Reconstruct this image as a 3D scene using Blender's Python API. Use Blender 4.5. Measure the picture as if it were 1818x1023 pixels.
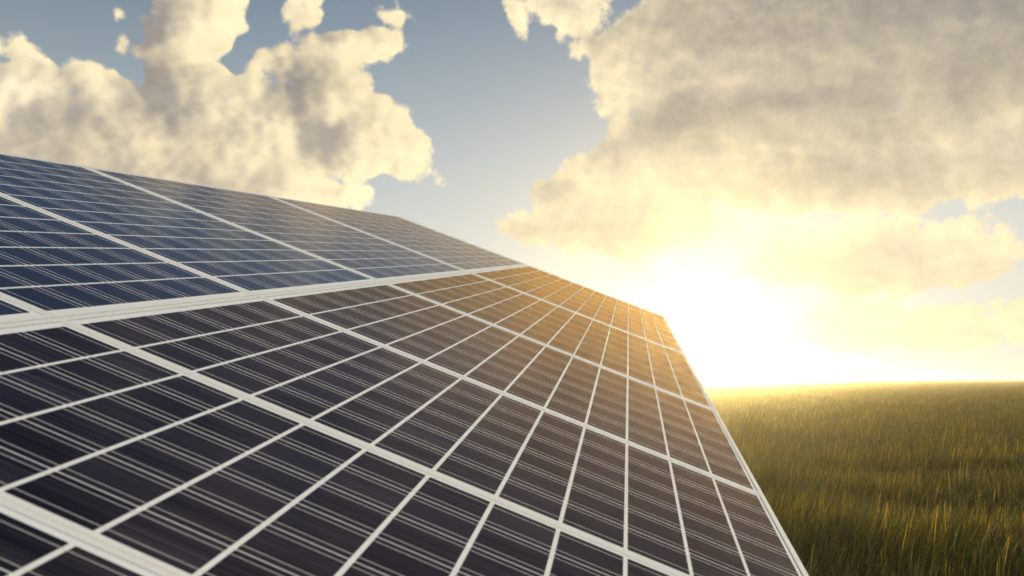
import bpy, bmesh, math, random
import numpy as np
from mathutils import Vector, Matrix

for o in list(bpy.data.objects):
    bpy.data.objects.remove(o, do_unlink=True)
scene = bpy.context.scene
C = scene.collection
rnd = random.Random(7)
rng = np.random.default_rng(11)

# ------------------------------------------------------------------ camera
F = 1500.0                      # focal length in photo pixels (1818 wide)
PITCH = math.atan((672.5 - 511.5) / F)
CAM = Vector((0.0, 0.0, 2.05))
cp, sp = math.cos(PITCH), math.sin(PITCH)


def cam2world(v):               # camera x right, y down, z forward -> world direction
    return Vector((v[0], v[1] * sp + v[2] * cp, -v[1] * cp + v[2] * sp))


cam_d = bpy.data.cameras.new('camera')
cam_d.sensor_width = 36.0
cam_d.lens = 36.0 * F / 1818.0
cam_d.clip_start = 0.05
cam_d.clip_end = 20000.0
cam_d.dof.use_dof = True
cam_d.dof.focus_distance = 7.4
cam_d.dof.aperture_fstop = 3.2
cam = bpy.data.objects.new('camera', cam_d)
cam.location = CAM
cam.rotation_euler = (math.pi / 2 + PITCH, 0, 0)
C.objects.link(cam)
scene.camera = cam


def px_dir(x, y):
    v = cam2world(((x - 909.0) / F, (y - 511.5) / F, 1.0))
    return v.normalized()


def px_azel(x, y):              # degrees
    d = px_dir(x, y)
    return math.degrees(math.atan2(d.x, d.y)), math.degrees(math.asin(d.z))


SUN = px_dir(1250, 545)
SUN_AZ = math.atan2(SUN.x, SUN.y)
SUN_EL = math.asin(SUN.z)

# ------------------------------------------------------------------ render settings
scene.view_settings.view_transform = 'Standard'
scene.view_settings.look = 'None'
scene.view_settings.exposure = 0.15
scene.view_settings.gamma = 1.0
scene.view_settings.use_curve_mapping = False
scene.render.engine = 'CYCLES'
cy = scene.cycles
cy.use_denoising = True
try:
    cy.denoiser = 'OPENIMAGEDENOISE'
    cy.denoising_input_passes = 'RGB_ALBEDO_NORMAL'
    cy.denoising_prefilter = 'ACCURATE'
except Exception:
    pass
cy.use_adaptive_sampling = True
cy.adaptive_threshold = 0.008
cy.max_bounces = 6
cy.diffuse_bounces = 3
cy.glossy_bounces = 3
cy.transmission_bounces = 3
cy.transparent_max_bounces = 6
cy.volume_bounces = 0
cy.caustics_reflective = False
cy.caustics_refractive = False


# ------------------------------------------------------------------ node expression helper
class Nodes:
    """tiny expression layer over a node tree: every value is a socket or a number"""

    def __init__(self, tree):
        self.t = tree
        self.n = tree.nodes
        self.l = tree.links

    def put(self, sock, v):
        if isinstance(v, bpy.types.NodeSocket):
            self.l.new(v, sock)
        elif isinstance(v, (tuple, list, Vector)):
            v = tuple(v)
            if len(sock.default_value) == 4 and len(v) == 3:
                v = v + (1.0,)
            sock.default_value = v
        else:
            sock.default_value = v

    def m(self, op, a, b=0.0, c=0.0, clamp=False):
        nd = self.n.new('ShaderNodeMath')
        nd.operation = op
        nd.use_clamp = clamp
        for s, v in zip(nd.inputs, (a, b, c)):
            self.put(s, v)
        return nd.outputs[0]

    def add(self, a, b): return self.m('ADD', a, b)
    def sub(self, a, b): return self.m('SUBTRACT', a, b)
    def mul(self, a, b): return self.m('MULTIPLY', a, b)
    def mad(self, a, b, c): return self.m('MULTIPLY_ADD', a, b, c)

    def v(self, op, a, b=None, c=None, out=0):
        nd = self.n.new('ShaderNodeVectorMath')
        nd.operation = op
        for s, x in zip(nd.inputs, (a, b, c)):
            if x is not None:
                self.put(s, x)
        return nd.outputs[out]

    def smooth(self, x, lo, hi, a=0.0, b=1.0):
        nd = self.n.new('ShaderNodeMapRange')
        nd.interpolation_type = 'SMOOTHSTEP'
        for s, x_ in zip(nd.inputs, (x, lo, hi, a, b)):
            self.put(s, x_)
        return nd.outputs[0]

    def lin(self, x, lo, hi, a=0.0, b=1.0):
        nd = self.n.new('ShaderNodeMapRange')
        nd.clamp = True
        for s, x_ in zip(nd.inputs, (x, lo, hi, a, b)):
            self.put(s, x_)
        return nd.outputs[0]

    def noise(self, vec, scale, detail=4.0, rough=0.55, dist=0.0, out=0, lac=2.0):
        nd = self.n.new('ShaderNodeTexNoise')
        nd.noise_dimensions = '3D'
        self.put(nd.inputs['Vector'], vec)
        nd.inputs['Scale'].default_value = scale
        nd.inputs['Detail'].default_value = detail
        nd.inputs['Roughness'].default_value = rough
        nd.inputs['Lacunarity'].default_value = lac
        nd.inputs['Distortion'].default_value = dist
        return nd.outputs[out]

    def mix(self, f, a, b, blend='MIX'):
        nd = self.n.new('ShaderNodeMix')
        nd.data_type = 'RGBA'
        nd.blend_type = blend
        nd.clamp_factor = True
        self.put(nd.inputs[0], f)
        self.put(nd.inputs[6], a)
        self.put(nd.inputs[7], b)
        return nd.outputs[2]

    def xyz(self, v):
        nd = self.n.new('ShaderNodeSeparateXYZ')
        self.put(nd.inputs[0], v)
        return nd.outputs

    def comb(self, x, y, z):
        nd = self.n.new('ShaderNodeCombineXYZ')
        for s, q in zip(nd.inputs, (x, y, z)):
            self.put(s, q)
        return nd.outputs[0]

    def ramp(self, x, stops):
        nd = self.n.new('ShaderNodeValToRGB')
        el = nd.color_ramp.elements
        while len(el) < len(stops):
            el.new(0.5)
        for e, (p, c) in zip(el, stops):
            e.position = p
            e.color = (*c, 1.0)
        self.put(nd.inputs[0], x)
        return nd.outputs[0]


def lin3(r, g, b):
    def f(c):
        c /= 255.0
        return c / 12.92 if c <= 0.04045 else ((c + 0.055) / 1.055) ** 2.4
    return (f(r), f(g), f(b))


# ------------------------------------------------------------------ world: Nishita sky with broken evening cloud
world = bpy.data.worlds.new('World')
scene.world = world
world.use_nodes = True
wt = world.node_tree
wt.nodes.clear()
W = Nodes(wt)

# --- cloud density in (azimuth, elevation) degrees; clouds are fixed to the sky
PXD = 26.0                      # photo pixels per degree, only for writing the sizes below


def ell(x, y, rx, ry):
    a, e = px_azel(x, y)
    return (a, e, rx / PXD, ry / PXD)


LEFT = [ell(*q) for q in (      # left bank: cumulus heads over a wide base
    (15, 165, 80, 58), (70, 240, 120, 74), (155, 160, 66, 48), (235, 230, 150, 84), (120, 290, 200, 90),
    (340, 60, 92, 80), (320, 12, 76, 52), (395, 40, 50, 90), (370, 185, 124, 100), (455, 112, 48, 36),
    (222, 78, 42, 34), (192, 22, 20, 24), (488, 225, 60, 66),
    (556, 22, 56, 46), (600, 88, 96, 44), (690, 82, 42, 24), (585, 190, 86, 92), (645, 265, 96, 74), (722, 314, 44, 18),
    (705, 16, 44, 18), (180, 335, 300, 110), (430, 335, 210, 76), (610, 350, 80, 20), (-150, 200, 150, 150))]
RIGHT = [ell(*q) for q in (     # right bank: a broad deck with a ragged left edge
    (1010, 18, 110, 42), (915, 40, 28, 42), (1066, 100, 30, 48), (1135, 120, 44, 50), (1180, 60, 110, 64), (1700, 40, 620, 200),
    (1420, 200, 330, 134), (1225, 240, 124, 116), (1110, 300, 90, 62), (1020, 345, 84, 46), (985, 405, 110, 46), (1150, 400, 200, 76),
    (1480, 305, 380, 76), (1830, 255, 260, 82), (1520, 452, 230, 68), (1690, 455, 70, 52), (1330, 470, 260, 62), (1560, 575, 400, 40),
    (1400, -330, 460, 150))]


def density_group(name, lumps, coarse=False, amp=4.2, billow=False):
    grp = bpy.data.node_groups.new(name, 'ShaderNodeTree')
    grp.interface.new_socket('direction', in_out='INPUT', socket_type='NodeSocketVector')
    grp.interface.new_socket('density', in_out='OUTPUT', socket_type='NodeSocketFloat')
    G = Nodes(grp)
    gi = grp.nodes.new('NodeGroupInput')
    go = grp.nodes.new('NodeGroupOutput')
    dirv = gi.outputs[0]
    x_, y_, z_ = G.xyz(dirv)
    az_ = G.m('DEGREES', G.m('ARCTAN2', x_, y_))
    pin = G.v('SCALE', dirv)                                # direction on a ball of 57.3 units: one unit is one degree
    G.put(pin.node.inputs[3], 57.3)
    el_ = G.m('DEGREES', G.m('ARCSINE', z_))
    acc = None
    if lumps:
        warp = G.v('SUBTRACT', G.noise(pin, 0.16, 1.0 if coarse else 2.0, 0.5, out=1), (0.5, 0.5, 0.5))
        pw = G.v('MULTIPLY_ADD', warp, (3.6, 3.0, 0.0), G.comb(az_, el_, 0.0))
        for (a, e, ra, re) in lumps:
            q = G.v('MULTIPLY_ADD', pw, (1 / ra, 1 / re, 0.0), (-a / ra, -e / re, 0.0))
            # signed "inside" measure in degrees, so that every lump has the same edge hardness
            ins = G.mad(G.v('LENGTH', q, out=1), -min(ra, re), min(ra, re))
            acc = ins if acc is None else G.m('SMOOTH_MAX', acc, ins, 0.7)
    fl = G.mul(G.sub(G.noise(pin, 0.36, 2.0 if coarse else 6.5, 0.55), 0.5), amp)
    cov = G.add(0.50, G.mul(G.m('SINE', G.mul(az_, math.pi / 180)), -0.13))
    if billow:                                              # heaped, rounded heads
        for sc_, am_ in ((0.30, 1.9), (0.75, 0.85)) if not coarse else ((0.30, 1.9),):
            vo = grp.nodes.new('ShaderNodeTexVoronoi')
            vo.feature = 'F1'
            vo.inputs['Scale'].default_value = sc_
            vo.inputs['Randomness'].default_value = 1.0
            G.put(vo.inputs['Vector'], G.v('MULTIPLY_ADD', G.noise(pin, 0.5, 2.0, 0.5, out=1), (1.3, 1.3, 1.3), pin))
            fl = G.mad(G.sub(0.52, vo.outputs['Distance']), am_, fl)
    gen = G.mul(G.sub(G.noise(pin, 0.055, 2.0, 0.6), cov), 16.0)     # broken cloud over the rest of the sky
    if lumps:
        back = G.smooth(G.m('ABSOLUTE', az_), 36.0, 46.0)
        up = G.smooth(el_, 26.0, 36.0)
        gen = G.sub(gen, G.mul(G.sub(1.0, G.m('MAXIMUM', back, up)), 30.0))
        acc = G.m('SMOOTH_MAX', acc, gen, 0.8)
    else:
        acc = gen
    G.l.new(G.add(acc, fl), go.inputs[0])
    return grp


def use_group(grp, azel):
    nd = wt.nodes.new('ShaderNodeGroup')
    nd.node_tree = grp
    W.put(nd.inputs[0], azel)
    return nd.outputs[0]


tc = wt.nodes.new('ShaderNodeTexCoord')
dvec = W.v('NORMALIZE', tc.outputs['Generated'])
dx, dy, dz = W.xyz(dvec)
az = W.m('DEGREES', W.m('ARCTAN2', dx, dy))
el = W.m('DEGREES', W.m('ARCSINE', dz))
azel = W.comb(az, el, 0.0)

sky = wt.nodes.new('ShaderNodeTexSky')
sky.sky_type = 'NISHITA'
sky.sun_disc = False
sky.sun_elevation = SUN_EL
sky.sun_rotation = SUN_AZ
sky.altitude = 0.0
sky.air_density = 1.0
sky.dust_density = 0.6
sky.ozone_density = 2.5
SKY_K = (0.112, 0.112, 0.108)
skyc = W.v('MULTIPLY', sky.outputs[0], SKY_K)

cosg = W.v('DOT_PRODUCT', dvec, tuple(SUN), out=1)
gam = W.m('DEGREES', W.m('ARCCOSINE', W.m('MINIMUM', cosg, 1.0)))         # angle from the sun
fwd = W.m('EXPONENT', W.mul(gam, -1 / 11.0))                              # forward scattering through cloud
lowel = W.smooth(el, 0.0, 22.0)
behind = W.smooth(gam, 35.0, 100.0)                                       # front-lit clouds out of view, brightened to light the white panel lines
# pale evening mist along the horizon, all the way round
mist = W.m('EXPONENT', W.mul(W.m('POWER', W.mul(W.m('MAXIMUM', el, 0.0), 1 / 17.0), 1.8), -1.0))
skyc = W.mix(W.mul(mist, 0.95), skyc, (0.72, 0.71, 0.66))
soft = W.smooth(gam, 10.0, 3.0)                                           # veiled edges near the sun
# bright aureole round the low sun
au1 = W.m('EXPONENT', W.mul(W.m('POWER', W.mul(gam, 1 / 2.2), 1.4), -1.0))
au2 = W.m('EXPONENT', W.mul(gam, -1 / 5.0))
aur = W.v('ADD', W.v('MULTIPLY', W.comb(au1, au1, au1), (0.8, 0.72, 0.55)), W.v('MULTIPLY', W.comb(au2, au2, au2), (0.10, 0.07, 0.02)))
LAMP = Vector((math.cos(SUN_EL + 0.12) * math.sin(SUN_AZ), math.cos(SUN_EL + 0.12) * math.cos(SUN_AZ), math.sin(SUN_EL + 0.12)))
tosun = W.v('NORMALIZE', W.v('SUBTRACT', tuple(LAMP), dvec))
strat = W.noise(W.v('MULTIPLY', dvec, (3.4, 3.4, 13.0)), 1.0, 4.0, 0.55, 0.5)
wisp = W.noise(W.v('MULTIPLY', dvec, (42.0, 42.0, 60.0)), 1.0, 5.0, 0.62, 0.3)
p1 = W.v('NORMALIZE', W.v('MULTIPLY_ADD', tosun, (0.010, 0.010, 0.010), dvec))
p2 = W.v('NORMALIZE', W.v('MULTIPLY_ADD', tosun, (0.042, 0.042, 0.042), dvec))


def cloud_bg(name, lumps, amp=4.2, relief=0.3, broad=0.0):
    fine, coarse = density_group(name, lumps, False, amp, bool(broad)), density_group(name + '_coarse', lumps, True, amp, bool(broad))
    D0 = use_group(fine, dvec)
    # the light comes from the sun: further samples a little way towards it
    D1 = use_group(fine if lumps else coarse, p1)
    D2 = use_group(coarse, p2)
    alpha = W.smooth(D0, -0.06, W.mad(soft, 1.8, 0.36))
    depth = W.add(W.m('MAXIMUM', D1, 0.0), W.mul(W.m('MAXIMUM', D2, 0.0), 0.55))
    lit = W.m('EXPONENT', W.mul(depth, -0.36))
    # lumps turned to the sun are bright, the far sides grey
    rel = W.m('MULTIPLY', W.sub(D0, D1), relief)
    if broad:
        rel = W.mad(W.sub(use_group(coarse, dvec), D2), broad, rel)
    lit = W.smooth(W.add(W.mul(lit, 0.75), rel), -0.22, 0.92)
    lit = W.m('MAXIMUM', lit, W.mul(behind, 0.8))
    cl = W.mix(lit, W.mix(lowel, lin3(214, 200, 174), lin3(148, 141, 136)), W.mix(behind, lin3(249, 232, 190), lin3(250, 242, 226)))
    sc = W.mul(W.mul(W.lin(strat, 0.3, 0.7, 0.88, 1.14), W.lin(wisp, 0.3, 0.7, 0.93, 1.07)), W.mad(behind, 0.8, 1.0))
    cl = W.v('MULTIPLY', cl, W.comb(sc, sc, sc))
    cl = W.v('ADD', cl, W.v('MULTIPLY', W.comb(fwd, fwd, fwd), (0.16, 0.13, 0.07)))
    col = W.v('ADD', W.mix(alpha, skyc, cl), aur)
    bg = wt.nodes.new('ShaderNodeBackground')
    W.put(bg.inputs[0], col)
    bg.inputs[1].default_value = 1.0
    return bg.outputs[0]


# three stretches of one sky, split only so that a ray works out just the clouds near it
def pick(f, a, b):
    nd = wt.nodes.new('ShaderNodeMixShader')
    W.put(nd.inputs[0], f)
    wt.links.new(a, nd.inputs[1])
    wt.links.new(b, nd.inputs[2])
    return nd.outputs[0]


front = pick(W.m('GREATER_THAN', az, px_azel(815, 200)[0]), cloud_bg('left_bank', LEFT, 2.7, 0.25, 0.13), cloud_bg('right_bank', RIGHT, 3.4, 0.20))
inside = W.mul(W.m('LESS_THAN', W.m('ABSOLUTE', az), 50.0), W.m('LESS_THAN', el, 42.0))
wo = wt.nodes.new('ShaderNodeOutputWorld')
wt.links.new(pick(inside, cloud_bg('open_sky', [], 4.2, 0.1), front), wo.inputs[0])

# ------------------------------------------------------------------ sun
sun_d = bpy.data.lights.new('sun', 'SUN')
sun_d.energy = 5.0
sun_d.angle = math.radians(0.6)
sun_d.color = (1.0, 0.71, 0.27)
sun_o = bpy.data.objects.new('sun', sun_d)
sun_o.rotation_euler = (-SUN).to_track_quat('-Z', 'Y').to_euler()
sun_o.location = (0, 0, 30)
C.objects.link(sun_o)


# ------------------------------------------------------------------ helpers
def new_mat(name):
    m = bpy.data.materials.new(name)
    m.use_nodes = True
    m.node_tree.nodes.clear()
    N = Nodes(m.node_tree)
    out = m.node_tree.nodes.new('ShaderNodeOutputMaterial')
    return m, N, out


def principled(N, out, **kw):
    p = N.n.new('ShaderNodeBsdfPrincipled')
    for k, v in kw.items():
        N.put(p.inputs[k], v)
    N.l.new(p.outputs[0], out.inputs[0])
    return p


def mesh_obj(name, verts, faces, mat, parent=None, smooth=False):
    me = bpy.data.meshes.new(name)
    me.from_pydata(verts, [], faces)
    me.update()
    if mat:
        me.materials.append(mat)
    if smooth:
        me.polygons.foreach_set('use_smooth', [True] * len(me.polygons))
    o = bpy.data.objects.new(name, me)
    C.objects.link(o)
    if parent:
        o.parent = parent
    return o


def link_obj(name, me, parent):
    o = bpy.data.objects.new(name, me)
    C.objects.link(o)
    o.parent = parent
    return o


def box_vf(x0, x1, y0, y1, z0, z1, base=0):
    v = [(x0, y0, z0), (x1, y0, z0), (x1, y1, z0), (x0, y1, z0), (x0, y0, z1), (x1, y0, z1), (x1, y1, z1), (x0, y1, z1)]
    f = [(3, 2, 1, 0), (4, 5, 6, 7), (0, 1, 5, 4), (1, 2, 6, 5), (2, 3, 7, 6), (3, 0, 4, 7)]
    return v, [tuple(i + base for i in q) for q in f]


def boxes(name, lst, mat, parent=None, bevel=0.0):
    V, Fc = [], []
    for b in lst:
        v, f = box_vf(*b, base=len(V))
        V += v
        Fc += f
    o = mesh_obj(name, V, Fc, mat, parent)
    if bevel:
        bm = bmesh.new()
        bm.from_mesh(o.data)
        bmesh.ops.bevel(bm, geom=bm.edges[:], offset=bevel, segments=1, affect='EDGES')
        bm.to_mesh(o.data)
        bm.free()
    return o


# ------------------------------------------------------------------ materials
def mat_cell(name, dark, light, tints):
    m, N, out = new_mat(name)
    tcn = N.n.new('ShaderNodeTexCoord')
    oi = N.n.new('ShaderNodeObjectInfo')
    obj = tcn.outputs['Object']
    off = N.comb(0.0, N.mul(oi.outputs['Random'], 37.0), N.mul(oi.outputs['Random'], 11.0))
    # the fine contact fingers run the length of the cell: streaks across its width
    st = N.noise(N.v('ADD', N.v('MULTIPLY', obj, (0.05, 26.0, 1.0)), off), 1.0, 5.0, 0.75)
    st2 = N.noise(N.v('ADD', N.v('MULTIPLY', obj, (0.02, 120.0, 1.0)), off), 1.0, 1.0, 0.5)
    s = N.add(N.mul(st, 0.7), N.mul(st2, 0.3))
    k = N.m('POWER', N.lin(s, 0.36, 0.74), 2.4)
    base = N.mix(k, dark, light)
    tint = N.lin(oi.outputs['Random'], 0.0, 1.0, 0.75, 1.25)
    base = N.v('SCALE', base)
    N.put(base.node.inputs[3], tint)
    ro = N.lin(st, 0.3, 0.7, 0.16, 0.26)
    # wafer under anti-reflection coated glass: faint head-on, stronger at grazing, with sky and sun glow painted into its tint
    d = N.n.new('ShaderNodeBsdfDiffuse')
    N.put(d.inputs[0], base)
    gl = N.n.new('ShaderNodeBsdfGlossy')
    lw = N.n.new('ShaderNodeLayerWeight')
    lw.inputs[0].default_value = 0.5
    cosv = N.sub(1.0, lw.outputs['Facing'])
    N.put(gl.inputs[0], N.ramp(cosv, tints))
    N.put(gl.inputs['Roughness'], ro)
    fr = N.n.new('ShaderNodeFresnel')
    fr.inputs[0].default_value = 1.45
    mx = N.n.new('ShaderNodeMixShader')
    smudge = N.noise(N.n.new('ShaderNodeNewGeometry').outputs['Position'], 3.2, 4.0, 0.65)
    N.put(mx.inputs[0], N.mul(N.m('POWER', fr.outputs[0], 1.22), N.lin(smudge, 0.3, 0.7, 0.82, 1.02)))
    N.l.new(d.outputs[0], mx.inputs[1])
    N.l.new(gl.outputs[0], mx.inputs[2])
    N.l.new(mx.outputs[0], out.inputs[0])
    return m


def mat_plain(name, col, rough, metal=0.0, spec=0.5, var=0.06, scale=30.0, bump=0.0, stretch=(1, 1, 1)):
    m, N, out = new_mat(name)
    tcn = N.n.new('ShaderNodeTexCoord')
    p = N.v('MULTIPLY', tcn.outputs['Object'], stretch)
    n1 = N.noise(p, scale, 4.0, 0.6)
    c2 = tuple(c * (1 - 3 * var) for c in col)
    base = N.mix(N.lin(n1, 0.35, 0.7), col, c2)
    rr = N.lin(n1, 0.3, 0.7, rough * 0.85, rough * 1.15)
    pr = principled(N, out, **{'Base Color': base, 'Roughness': rr, 'Metallic': metal, 'Specular IOR Level': spec})
    if bump:
        b = N.n.new('ShaderNodeBump')
        b.inputs['Strength'].default_value = bump
        b.inputs['Distance'].default_value = 0.01
        N.put(b.inputs['Height'], n1)
        N.l.new(b.outputs[0], pr.inputs['Normal'])
    return m


M_cell_sky_tint = mat_cell('cell_blue_sky_tint', (0.003, 0.006, 0.022), (0.11, 0.12, 0.19),  # upper row: blue sky reflection put into the cell colour and gloss tint
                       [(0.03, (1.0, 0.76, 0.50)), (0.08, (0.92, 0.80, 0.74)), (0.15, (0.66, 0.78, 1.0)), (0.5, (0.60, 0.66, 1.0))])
M_cell_glow_tint = mat_cell('cell_dark_glow_tint', (0.003, 0.003, 0.010), (0.14, 0.12, 0.15),  # lower row: warm cloud reflection and sun glow put into the gloss tint
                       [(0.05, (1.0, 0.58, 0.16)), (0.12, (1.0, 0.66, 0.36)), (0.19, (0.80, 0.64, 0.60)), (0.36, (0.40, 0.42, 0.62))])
M_back = mat_plain('white_backsheet', (0.85, 0.88, 0.91), 0.35, spec=0.5, var=0.02, scale=12)
M_bus = mat_plain('tinned_busbar', (0.88, 0.87, 0.86), 0.4, metal=0.1, spec=0.5, var=0.1, scale=40)
M_frame = mat_plain('anodised_aluminium', (0.87, 0.88, 0.88), 0.38, metal=0.1, spec=0.5, var=0.03, scale=60, stretch=(1, 1, 1))
M_seal = mat_plain('dark_edge_seal', (0.10, 0.09, 0.08), 0.6, var=0.1)
M_steel = mat_plain('galvanised_steel', (0.45, 0.46, 0.46), 0.45, metal=0.8, var=0.1, scale=18)
M_box = mat_plain('black_plastic', (0.02, 0.02, 0.02), 0.5, var=0.1)
M_conc = mat_plain('concrete', (0.33, 0.32, 0.30), 0.9, var=0.1, scale=14, bump=0.3)

# ------------------------------------------------------------------ the array plane
U = 0.24                        # one cell pitch down the slope, metres
Rm = ((0.92871239, 0.13737039, 0.34441643), (0.35267066, -0.04034727, -0.93487726), (-0.11452819, 0.98969767, -0.08591751))
T = (-5.77606909, 0.28603719, 20.0107276)
AX = cam2world([r[0] for r in Rm]).normalized()       # down the slope
BX = cam2world([r[1] for r in Rm]).normalized()       # along the row, away from the camera
NX = cam2world([r[2] for r in Rm]).normalized()       # out of the glass
ORG = CAM + cam2world([t * U for t in T])
ROT = Matrix((AX, BX, NX)).transposed()
BK = (-12.241, -7.105, 0.0, 10.171, 26.596, 53.936)


def bpos(k):                    # distance along the row (metres) of panel joint k; panels get longer along the row
    q = 1 / (0.00045 + 0.00049 * k) - 240
    b = 7371.13 / q - 16.014
    if 0 <= k <= 5:
        i = min(int(k), 4)
        fr = k - i
        def r(j): return BK[j] - (7371.13 / (1 / (0.00045 + 0.00049 * j) - 240) - 16.014)
        b += r(i) * (1 - fr) + r(i + 1) * fr
    return b * U


EDGE = 0.030                    # half of the white joint between two panels, as a share of the panel
GAPK = 0.0035
unit_cell = bpy.data.meshes.new('cell')
unit_cell_sky_tint = bpy.data.meshes.new('cell_sky_tint')


def cell_mesh():
    # thin wafer, 1 x 1, with the clipped corners of a pseudo-square cell
    c, h = 0.012, 1.0
    pts = [(-.5 + c, -.5), (.5 - c, -.5), (.5, -.5 + c), (.5, .5 - c), (.5 - c, .5), (-.5 + c, .5), (-.5, .5 - c), (-.5, -.5 + c)]
    V = [(x, y, 0) for x, y in pts] + [(x, y, h) for x, y in pts]
    Fc = [tuple(range(8, 16))] + [(i, (i + 1) % 8, 8 + (i + 1) % 8, 8 + i) for i in range(8)]
    unit_cell.from_pydata(V, [], Fc)
    unit_cell.materials.append(M_cell_glow_tint)
    unit_cell_sky_tint.from_pydata(V, [], Fc)
    unit_cell_sky_tint.materials.append(M_cell_sky_tint)


cell_mesh()
unit_bar = bpy.data.meshes.new('busbar')
v, f = box_vf(-.5, .5, -.5, .5, 0, 1)
unit_bar.from_pydata(v, [], f[1:])
unit_bar.materials.append(M_bus)

GRID_GAP = 0.064                # white strip between two cells down the slope, in pitches
COL_GAP = 0.032                 # between two columns, as a share of the column


def solar_panel(label, kcol, row):
    """one framed 6 x 12 cell panel; local x down the slope, y along the row, z out of the glass"""
    k0, k1 = kcol, kcol + 1
    b0, b1 = bpos(k0), bpos(k1)
    if row == 0:                # upper row
        a0, a1, pitch = -12.55 * U, -0.30 * U, 0.977 * U
        ca1 = -0.60 * U
        ca0 = ca1 - 12 * pitch
    else:
        a0, a1, pitch = -0.30 * U, 12.21 * U, U
        ca0, ca1 = 0.0, 12 * U
    ca0 += 0
    cb = [bpos(k0 + EDGE + (1 - 2 * EDGE) * i / 6) for i in range(7)]
    e = bpy.data.objects.new('solar_panel', None)
    e.empty_display_size = 0.2
    ctr = Vector((a0 + a1, b0 + b1, 0)) * 0.5
    e.matrix_world = Matrix.Translation(ORG + ROT @ ctr) @ ROT.to_4x4()
    C.objects.link(e)
    e['label'] = label
    e['category'] = 'solar panel'
    e['group'] = 'panels of the solar array'
    ox, oy = ctr.x, ctr.y
    x0, x1, y0, y1 = a0 - ox, a1 - ox, b0 - oy, b1 - oy
    g = 0.0030
    mw = (cb[0] - b0)           # white joint on the near side
    mw2 = (b1 - cb[6])          # and on the far side (panels are drawn out along the row)
    fa = 0.027                  # frame lip across the slope joint
    fy0, fy1 = mw * 0.42, mw2 * 0.42
    X0, X1, Y0, Y1 = x0 + g, x1 - g, y0 + mw * .03, y1 - mw2 * .03
    zt = 0.0035
    fr = boxes('frame', [
        (X0, X0 + fa, Y0, Y1, -0.038, zt), (X1 - fa, X1, Y0, Y1, -0.038, zt),
        (X0 + fa, X1 - fa, Y0, Y0 + fy0, -0.038, zt - 0.0002), (X0 + fa, X1 - fa, Y1 - fy1, Y1, -0.038, zt - 0.0002)], M_frame, e)
    s = 0.0042
    sx, sy0, sy1 = fa + s, fy0 + mw * .05, fy1 + mw2 * .05
    boxes('edge_seal', [(X0 + fa, X1 - fa, Y0 + fy0, Y1 - fy1, -0.007, -0.0055)], M_seal, e)
    boxes('backsheet', [(X0 + sx, X1 - sx, Y0 + sy0, Y1 - sy1, -0.0052, -0.0012)], M_back, e)
    boxes('junction_box', [(-0.06 + x0 * .75, 0.06 + x0 * .75, -0.05, 0.05, -0.030, -0.0072)], M_box, e, bevel=0.004)
    hw = pitch * (1 - GRID_GAP)
    for j in range(6):
        c0, c1 = cb[j], cb[j + 1]
        w = c1 - c0
        gl = w * COL_GAP * 0.5
        g0 = gl if j > 0 else 0.0
        g1 = gl if j < 5 else 0.0
        for i in range(12):
            c = link_obj('cell', unit_cell if row else unit_cell_sky_tint, e)
            lo = GRID_GAP * .5 if i > 0 else 0.0
            hi = GRID_GAP * .5 if i < 11 else 0.0
            ax0, ax1 = ca0 + (i + lo) * pitch, ca0 + (i + 1 - hi) * pitch
            c.location = ((ax0 + ax1) / 2 - ox, (c0 + g0 + c1 - g1) / 2 - oy, -0.0012)
            c.scale = (ax1 - ax0, (c1 - g1) - (c0 + g0), 0.0006)
        for fr_ in (0.165, 0.835):
            bb = link_obj('busbar', unit_bar, e)
            bb.location = ((ca0 + ca1) / 2 - ox, c0 + w * fr_ - oy, -0.0006)
            bb.scale = ((ca1 - ca0), w * 0.012, 0.0003)
    return e


UP = ('upper row panel cut by the left edge of the picture, below the first white joint',
      'blue upper row panel, second from the left edge',
      'upper row panel in the middle, third from the left edge',
      'upper row panel, next to the far end of the array',
      'farthest upper row panel, its end edge against the sky')
LO = ('lower row panel of which only a corner shows at the bottom left',
      'dark blurred lower row panel nearest the camera, at the bottom left',
      'large dark lower row panel, second nearest the camera',
      'brown lower row panel in the middle of the lower row',
      'golden lower row panel, next to the far end beside the sun',
      'farthest lower row panel, washed out beside the low sun')
panels = []
for k in range(0, 5):
    panels.append(solar_panel(UP[k], k, 0))
for k in range(-1, 5):
    panels.append(solar_panel(LO[k + 1], k, 1))


# ------------------------------------------------------------------ ground
def ground_z(x, y):
    return (0.02 * math.sin(x * 0.021 + 1.0) * math.sin(y * 0.017) + 0.02 * math.sin(x * 0.06) * math.cos(y * 0.045))


def mat_ground():
    m, N, out = new_mat('field_soil')
    tcn = N.n.new('ShaderNodeTexCoord')
    p = tcn.outputs['Object']
    n1 = N.noise(p, 0.35, 5.0, 0.6)
    n2 = N.noise(p, 6.0, 4.0, 0.7)
    c = N.mix(N.lin(n1, 0.3, 0.7), (0.050, 0.052, 0.014), (0.085, 0.075, 0.020))
    c = N.mix(N.lin(n2, 0.35, 0.7), c, (0.030, 0.030, 0.010))
    pr = principled(N, out, **{'Base Color': c, 'Roughness': 0.95, 'Specular IOR Level': 0.1})
    b = N.n.new('ShaderNodeBump')
    b.inputs['Strength'].default_value = 0.8
    b.inputs['Distance'].default_value = 0.1
    N.put(b.inputs['Height'], n2)
    N.l.new(b.outputs[0], pr.inputs['Normal'])
    return m


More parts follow.
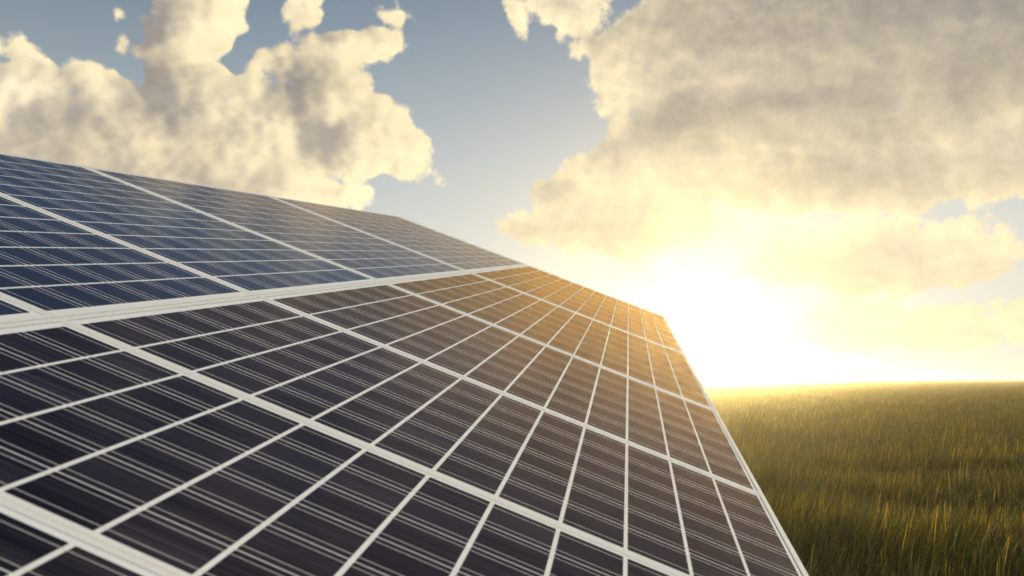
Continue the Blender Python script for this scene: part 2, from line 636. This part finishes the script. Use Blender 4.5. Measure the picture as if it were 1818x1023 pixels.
xs = np.concatenate([-np.geomspace(1200, 12, 16), np.linspace(-10, 10, 11), np.geomspace(12, 1200, 16)])
ys = np.concatenate([-np.geomspace(1200, 12, 12), np.linspace(-10, 60, 24), np.geomspace(66, 1200, 20)])
GV = [(x, y, ground_z(x, y)) for y in ys for x in xs]
nx = len(xs)
GF = [(j * nx + i, j * nx + i + 1, (j + 1) * nx + i + 1, (j + 1) * nx + i) for j in range(len(ys) - 1) for i in range(nx - 1)]
gnd = mesh_obj('ground', GV, GF, mat_ground(), smooth=True)
gnd['kind'] = 'structure'


# ------------------------------------------------------------------ grass
def mat_grass():
    m, N, out = new_mat('tall_grass')
    oi = N.n.new('ShaderNodeObjectInfo')
    tcn = N.n.new('ShaderNodeTexCoord')
    at = N.n.new('ShaderNodeAttribute')
    at.attribute_name = 'hue'
    h = at.outputs['Fac']
    geo = N.n.new('ShaderNodeNewGeometry')
    patch = N.noise(geo.outputs['Position'], 0.25, 3.0, 0.6)
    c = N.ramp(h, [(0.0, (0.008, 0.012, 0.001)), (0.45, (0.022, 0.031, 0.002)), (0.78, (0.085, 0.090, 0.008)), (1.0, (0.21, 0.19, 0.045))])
    c = N.mix(N.lin(patch, 0.35, 0.7), c, N.v('MULTIPLY', c, (1.25, 1.1, 0.9)))
    d = N.n.new('ShaderNodeBsdfDiffuse')
    N.put(d.inputs[0], c)
    t = N.n.new('ShaderNodeBsdfTranslucent')
    N.put(t.inputs[0], N.v('MULTIPLY', c, (1.65, 1.45, 0.6)))
    g = N.n.new('ShaderNodeBsdfGlossy')
    g.inputs['Roughness'].default_value = 0.45
    g.inputs[0].default_value = (1, 1, 1, 1)
    mx = N.n.new('ShaderNodeMixShader')
    mx.inputs[0].default_value = 0.6
    N.l.new(d.outputs[0], mx.inputs[1])
    N.l.new(t.outputs[0], mx.inputs[2])
    mg = N.n.new('ShaderNodeMixShader')
    mg.inputs[0].default_value = 0.03
    N.l.new(mx.outputs[0], mg.inputs[1])
    N.l.new(g.outputs[0], mg.inputs[2])
    N.l.new(mg.outputs[0], out.inputs[0])
    return m


M_grass = mat_grass()


def tuft(name, seed, nb, rad, hmin, hmax, w0):
    r = np.random.default_rng(seed)
    V, Fc, hue = [], [], []
    for b in range(nb):
        ph, rr = r.uniform(0, 2 * math.pi), rad * math.sqrt(r.uniform())
        bx, by = rr * math.cos(ph), rr * math.sin(ph)
        H = r.uniform(hmin, hmax)
        face = r.uniform(0, math.pi)
        wx, wy = math.cos(face), math.sin(face)
        # lean: mostly one way (the wind), a little at random
        la = r.normal(0.0, 0.9)
        lean = abs(r.normal(0.26, 0.16)) * H * 1.3
        lx, ly = math.cos(la) * lean, math.sin(la) * lean
        seg = 4
        base = len(V)
        w = w0 * r.uniform(0.7, 1.3)
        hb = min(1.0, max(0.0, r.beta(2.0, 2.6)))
        seed_head = r.uniform() < 0.22
        for s_ in range(seg + 1):
            t = s_ / seg
            ww = w * (1 - t ** 1.6) + 0.0004
            if seed_head and t > 0.7:
                ww = w * (0.95 if t < 0.9 else 0.35)
            z = H * (t - 0.10 * t * t)
            cx, cyy = bx + lx * t ** 1.9, by + ly * t ** 1.9
            V.append((cx - wx * ww, cyy - wy * ww, z))
            V.append((cx + wx * ww, cyy + wy * ww, z))
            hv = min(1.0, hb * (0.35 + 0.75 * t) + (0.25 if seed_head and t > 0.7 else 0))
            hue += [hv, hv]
        for s_ in range(seg):
            q = base + 2 * s_
            Fc.append((q, q + 1, q + 3, q + 2))
    me = bpy.data.meshes.new(name)
    me.from_pydata(V, [], Fc)
    me.update()
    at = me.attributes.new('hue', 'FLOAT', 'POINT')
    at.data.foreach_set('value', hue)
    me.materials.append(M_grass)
    me.polygons.foreach_set('use_smooth', [True] * len(me.polygons))
    return bpy.data.objects.new(name, me)


proto = bpy.data.collections.new('grass_tufts')
for q in range(5):
    proto.objects.link(tuft('tuft_%d' % q, 40 + q, 48, 0.20, 0.30, 0.74, 0.0044))


def wedge(n, r0, r1, a0, a1, pw):
    u = rng.uniform(size=n)
    r = (r0 ** pw + u * (r1 ** pw - r0 ** pw)) ** (1 / pw)
    a = np.radians(rng.uniform(a0, a1, n))
    return np.stack([r * np.sin(a), r * np.cos(a)], 1), r


PT, SC = [], []
for n, r0, r1, a0, a1, pw, s0 in ((12000, 1.5, 14, -10, 62, 1.6, 1.0), (32000, 12, 45, -30, 48, 1.3, 1.05), (42000, 40, 160, -40, 46, 1.0, 1.3), (46000, 150, 700, -45, 46, 0.8, 2.2)):
    xy, r = wedge(n, r0, r1, a0, a1, pw)
    PT.append(xy)
    sx = s0 * rng.uniform(0.8, 1.2, n)
    sz = np.clip(rng.normal(1.0, 0.16, n), 0.6, 1.45)
    SC.append(np.stack([sx, sx, sz], 1))
xy = np.concatenate(PT)
scl = np.concatenate(SC)
# slow swell of taller and shorter patches
sw = np.zeros(len(xy))
for q in range(9):
    th, wl, ph = rng.uniform(0, 6.28), rng.uniform(1.2, 9.0), rng.uniform(0, 6.28)
    sw += np.sin((xy[:, 0] * math.cos(th) + xy[:, 1] * math.sin(th)) * 6.28 / wl + ph)
scl[:, 2] *= 1 + 0.055 * sw
pz = np.array([ground_z(x, y) for x, y in xy]) - 0.02
rotz = rng.normal(0.12, 0.55, len(xy))
me = bpy.data.meshes.new('grass')
me.vertices.add(len(xy))
me.vertices.foreach_set('co', np.column_stack([xy, pz]).astype(np.float32).ravel())
a_ = me.attributes.new('rot', 'FLOAT_VECTOR', 'POINT')
a_.data.foreach_set('vector', np.column_stack([rng.normal(0, .06, len(xy)), rng.normal(.05, .07, len(xy)), rotz]).astype(np.float32).ravel())
a_ = me.attributes.new('scl', 'FLOAT_VECTOR', 'POINT')
a_.data.foreach_set('vector', scl.astype(np.float32).ravel())
a_ = me.attributes.new('pick', 'INT', 'POINT')
a_.data.foreach_set('value', rng.integers(0, 5, len(xy)).astype(np.int32))
grass = bpy.data.objects.new('grass', me)
C.objects.link(grass)
grass['kind'] = 'stuff'
grass['label'] = 'tall olive green meadow grass leaning in the wind across the field'
grass['category'] = 'grass'
ng = bpy.data.node_groups.new('grass_scatter', 'GeometryNodeTree')
ng.interface.new_socket('Geometry', in_out='INPUT', socket_type='NodeSocketGeometry')
ng.interface.new_socket('Geometry', in_out='OUTPUT', socket_type='NodeSocketGeometry')
n_in, n_out = ng.nodes.new('NodeGroupInput'), ng.nodes.new('NodeGroupOutput')
ci = ng.nodes.new('GeometryNodeCollectionInfo')
ci.inputs['Collection'].default_value = proto
ci.inputs['Separate Children'].default_value = True
ci.inputs['Reset Children'].default_value = True
iop = ng.nodes.new('GeometryNodeInstanceOnPoints')
iop.inputs['Pick Instance'].default_value = True


def named(nm, typ):
    nd = ng.nodes.new('GeometryNodeInputNamedAttribute')
    nd.data_type = typ
    nd.inputs[0].default_value = nm
    return nd.outputs[0]


ng.links.new(n_in.outputs[0], iop.inputs['Points'])
ng.links.new(ci.outputs[0], iop.inputs['Instance'])
ng.links.new(named('pick', 'INT'), iop.inputs['Instance Index'])
e2r = ng.nodes.new('FunctionNodeEulerToRotation')
ng.links.new(named('rot', 'FLOAT_VECTOR'), e2r.inputs[0])
ng.links.new(e2r.outputs[0], iop.inputs['Rotation'])
ng.links.new(named('scl', 'FLOAT_VECTOR'), iop.inputs['Scale'])
ng.links.new(iop.outputs[0], n_out.inputs[0])
md = grass.modifiers.new('scatter', 'NODES')
md.node_group = ng

# ------------------------------------------------------------------ mounting rack under the panels
rack = bpy.data.objects.new('mounting_rack', None)
rack.matrix_world = Matrix.Translation(ORG) @ ROT.to_4x4()
C.objects.link(rack)
rack['label'] = 'galvanised steel rack of rails and posts holding up the solar panels'
rack['category'] = 'rack'
y_lo, y_hi = bpos(-1) + 0.05, bpos(5) - 0.05
for a in (-9.3, -3.2, 3.0, 9.2):
    boxes('rail', [(a * U - .022, a * U + .022, y_lo, y_hi, -0.090, -0.0395)], M_steel, rack)
inv = rack.matrix_world.inverted()
for kk in (-0.5, 1.0, 2.5, 3.4, 4.1, 4.75):
    yb = bpos(kk)
    boxes('crossbeam', [(-10.6 * U, 10.6 * U, yb - .03, yb + .03, -0.170, -0.0905)], M_steel, rack)
    for a in (-7.0, 7.0):
        top = ORG + ROT @ Vector((a * U, yb, -0.165))
        gz = ground_z(top.x, top.y) - 0.3
        w = 0.035
        V, Fc = box_vf(top.x - w, top.x + w, top.y - w, top.y + w, gz, top.z)
        boxes_v = [inv @ Vector(q) for q in V]
        mesh_obj('post', [tuple(q) for q in boxes_v], Fc, M_steel, rack)

# ------------------------------------------------------------------ hazy evening air
hz, HN, hout = new_mat('evening_haze')
pv = hz.node_tree.nodes.new('ShaderNodeVolumePrincipled')
pv.inputs['Color'].default_value = (0.96, 0.93, 0.86, 1)
pv.inputs['Density'].default_value = 0.0007
pv.inputs['Anisotropy'].default_value = 0.89
hz.node_tree.links.new(pv.outputs[0], hout.inputs['Volume'])
haze = boxes('haze', [(-1210, 1210, -1210, 1210, -1.3, 5.7)], hz)
haze['kind'] = 'stuff'
haze['label'] = 'thin golden evening haze over the whole field'
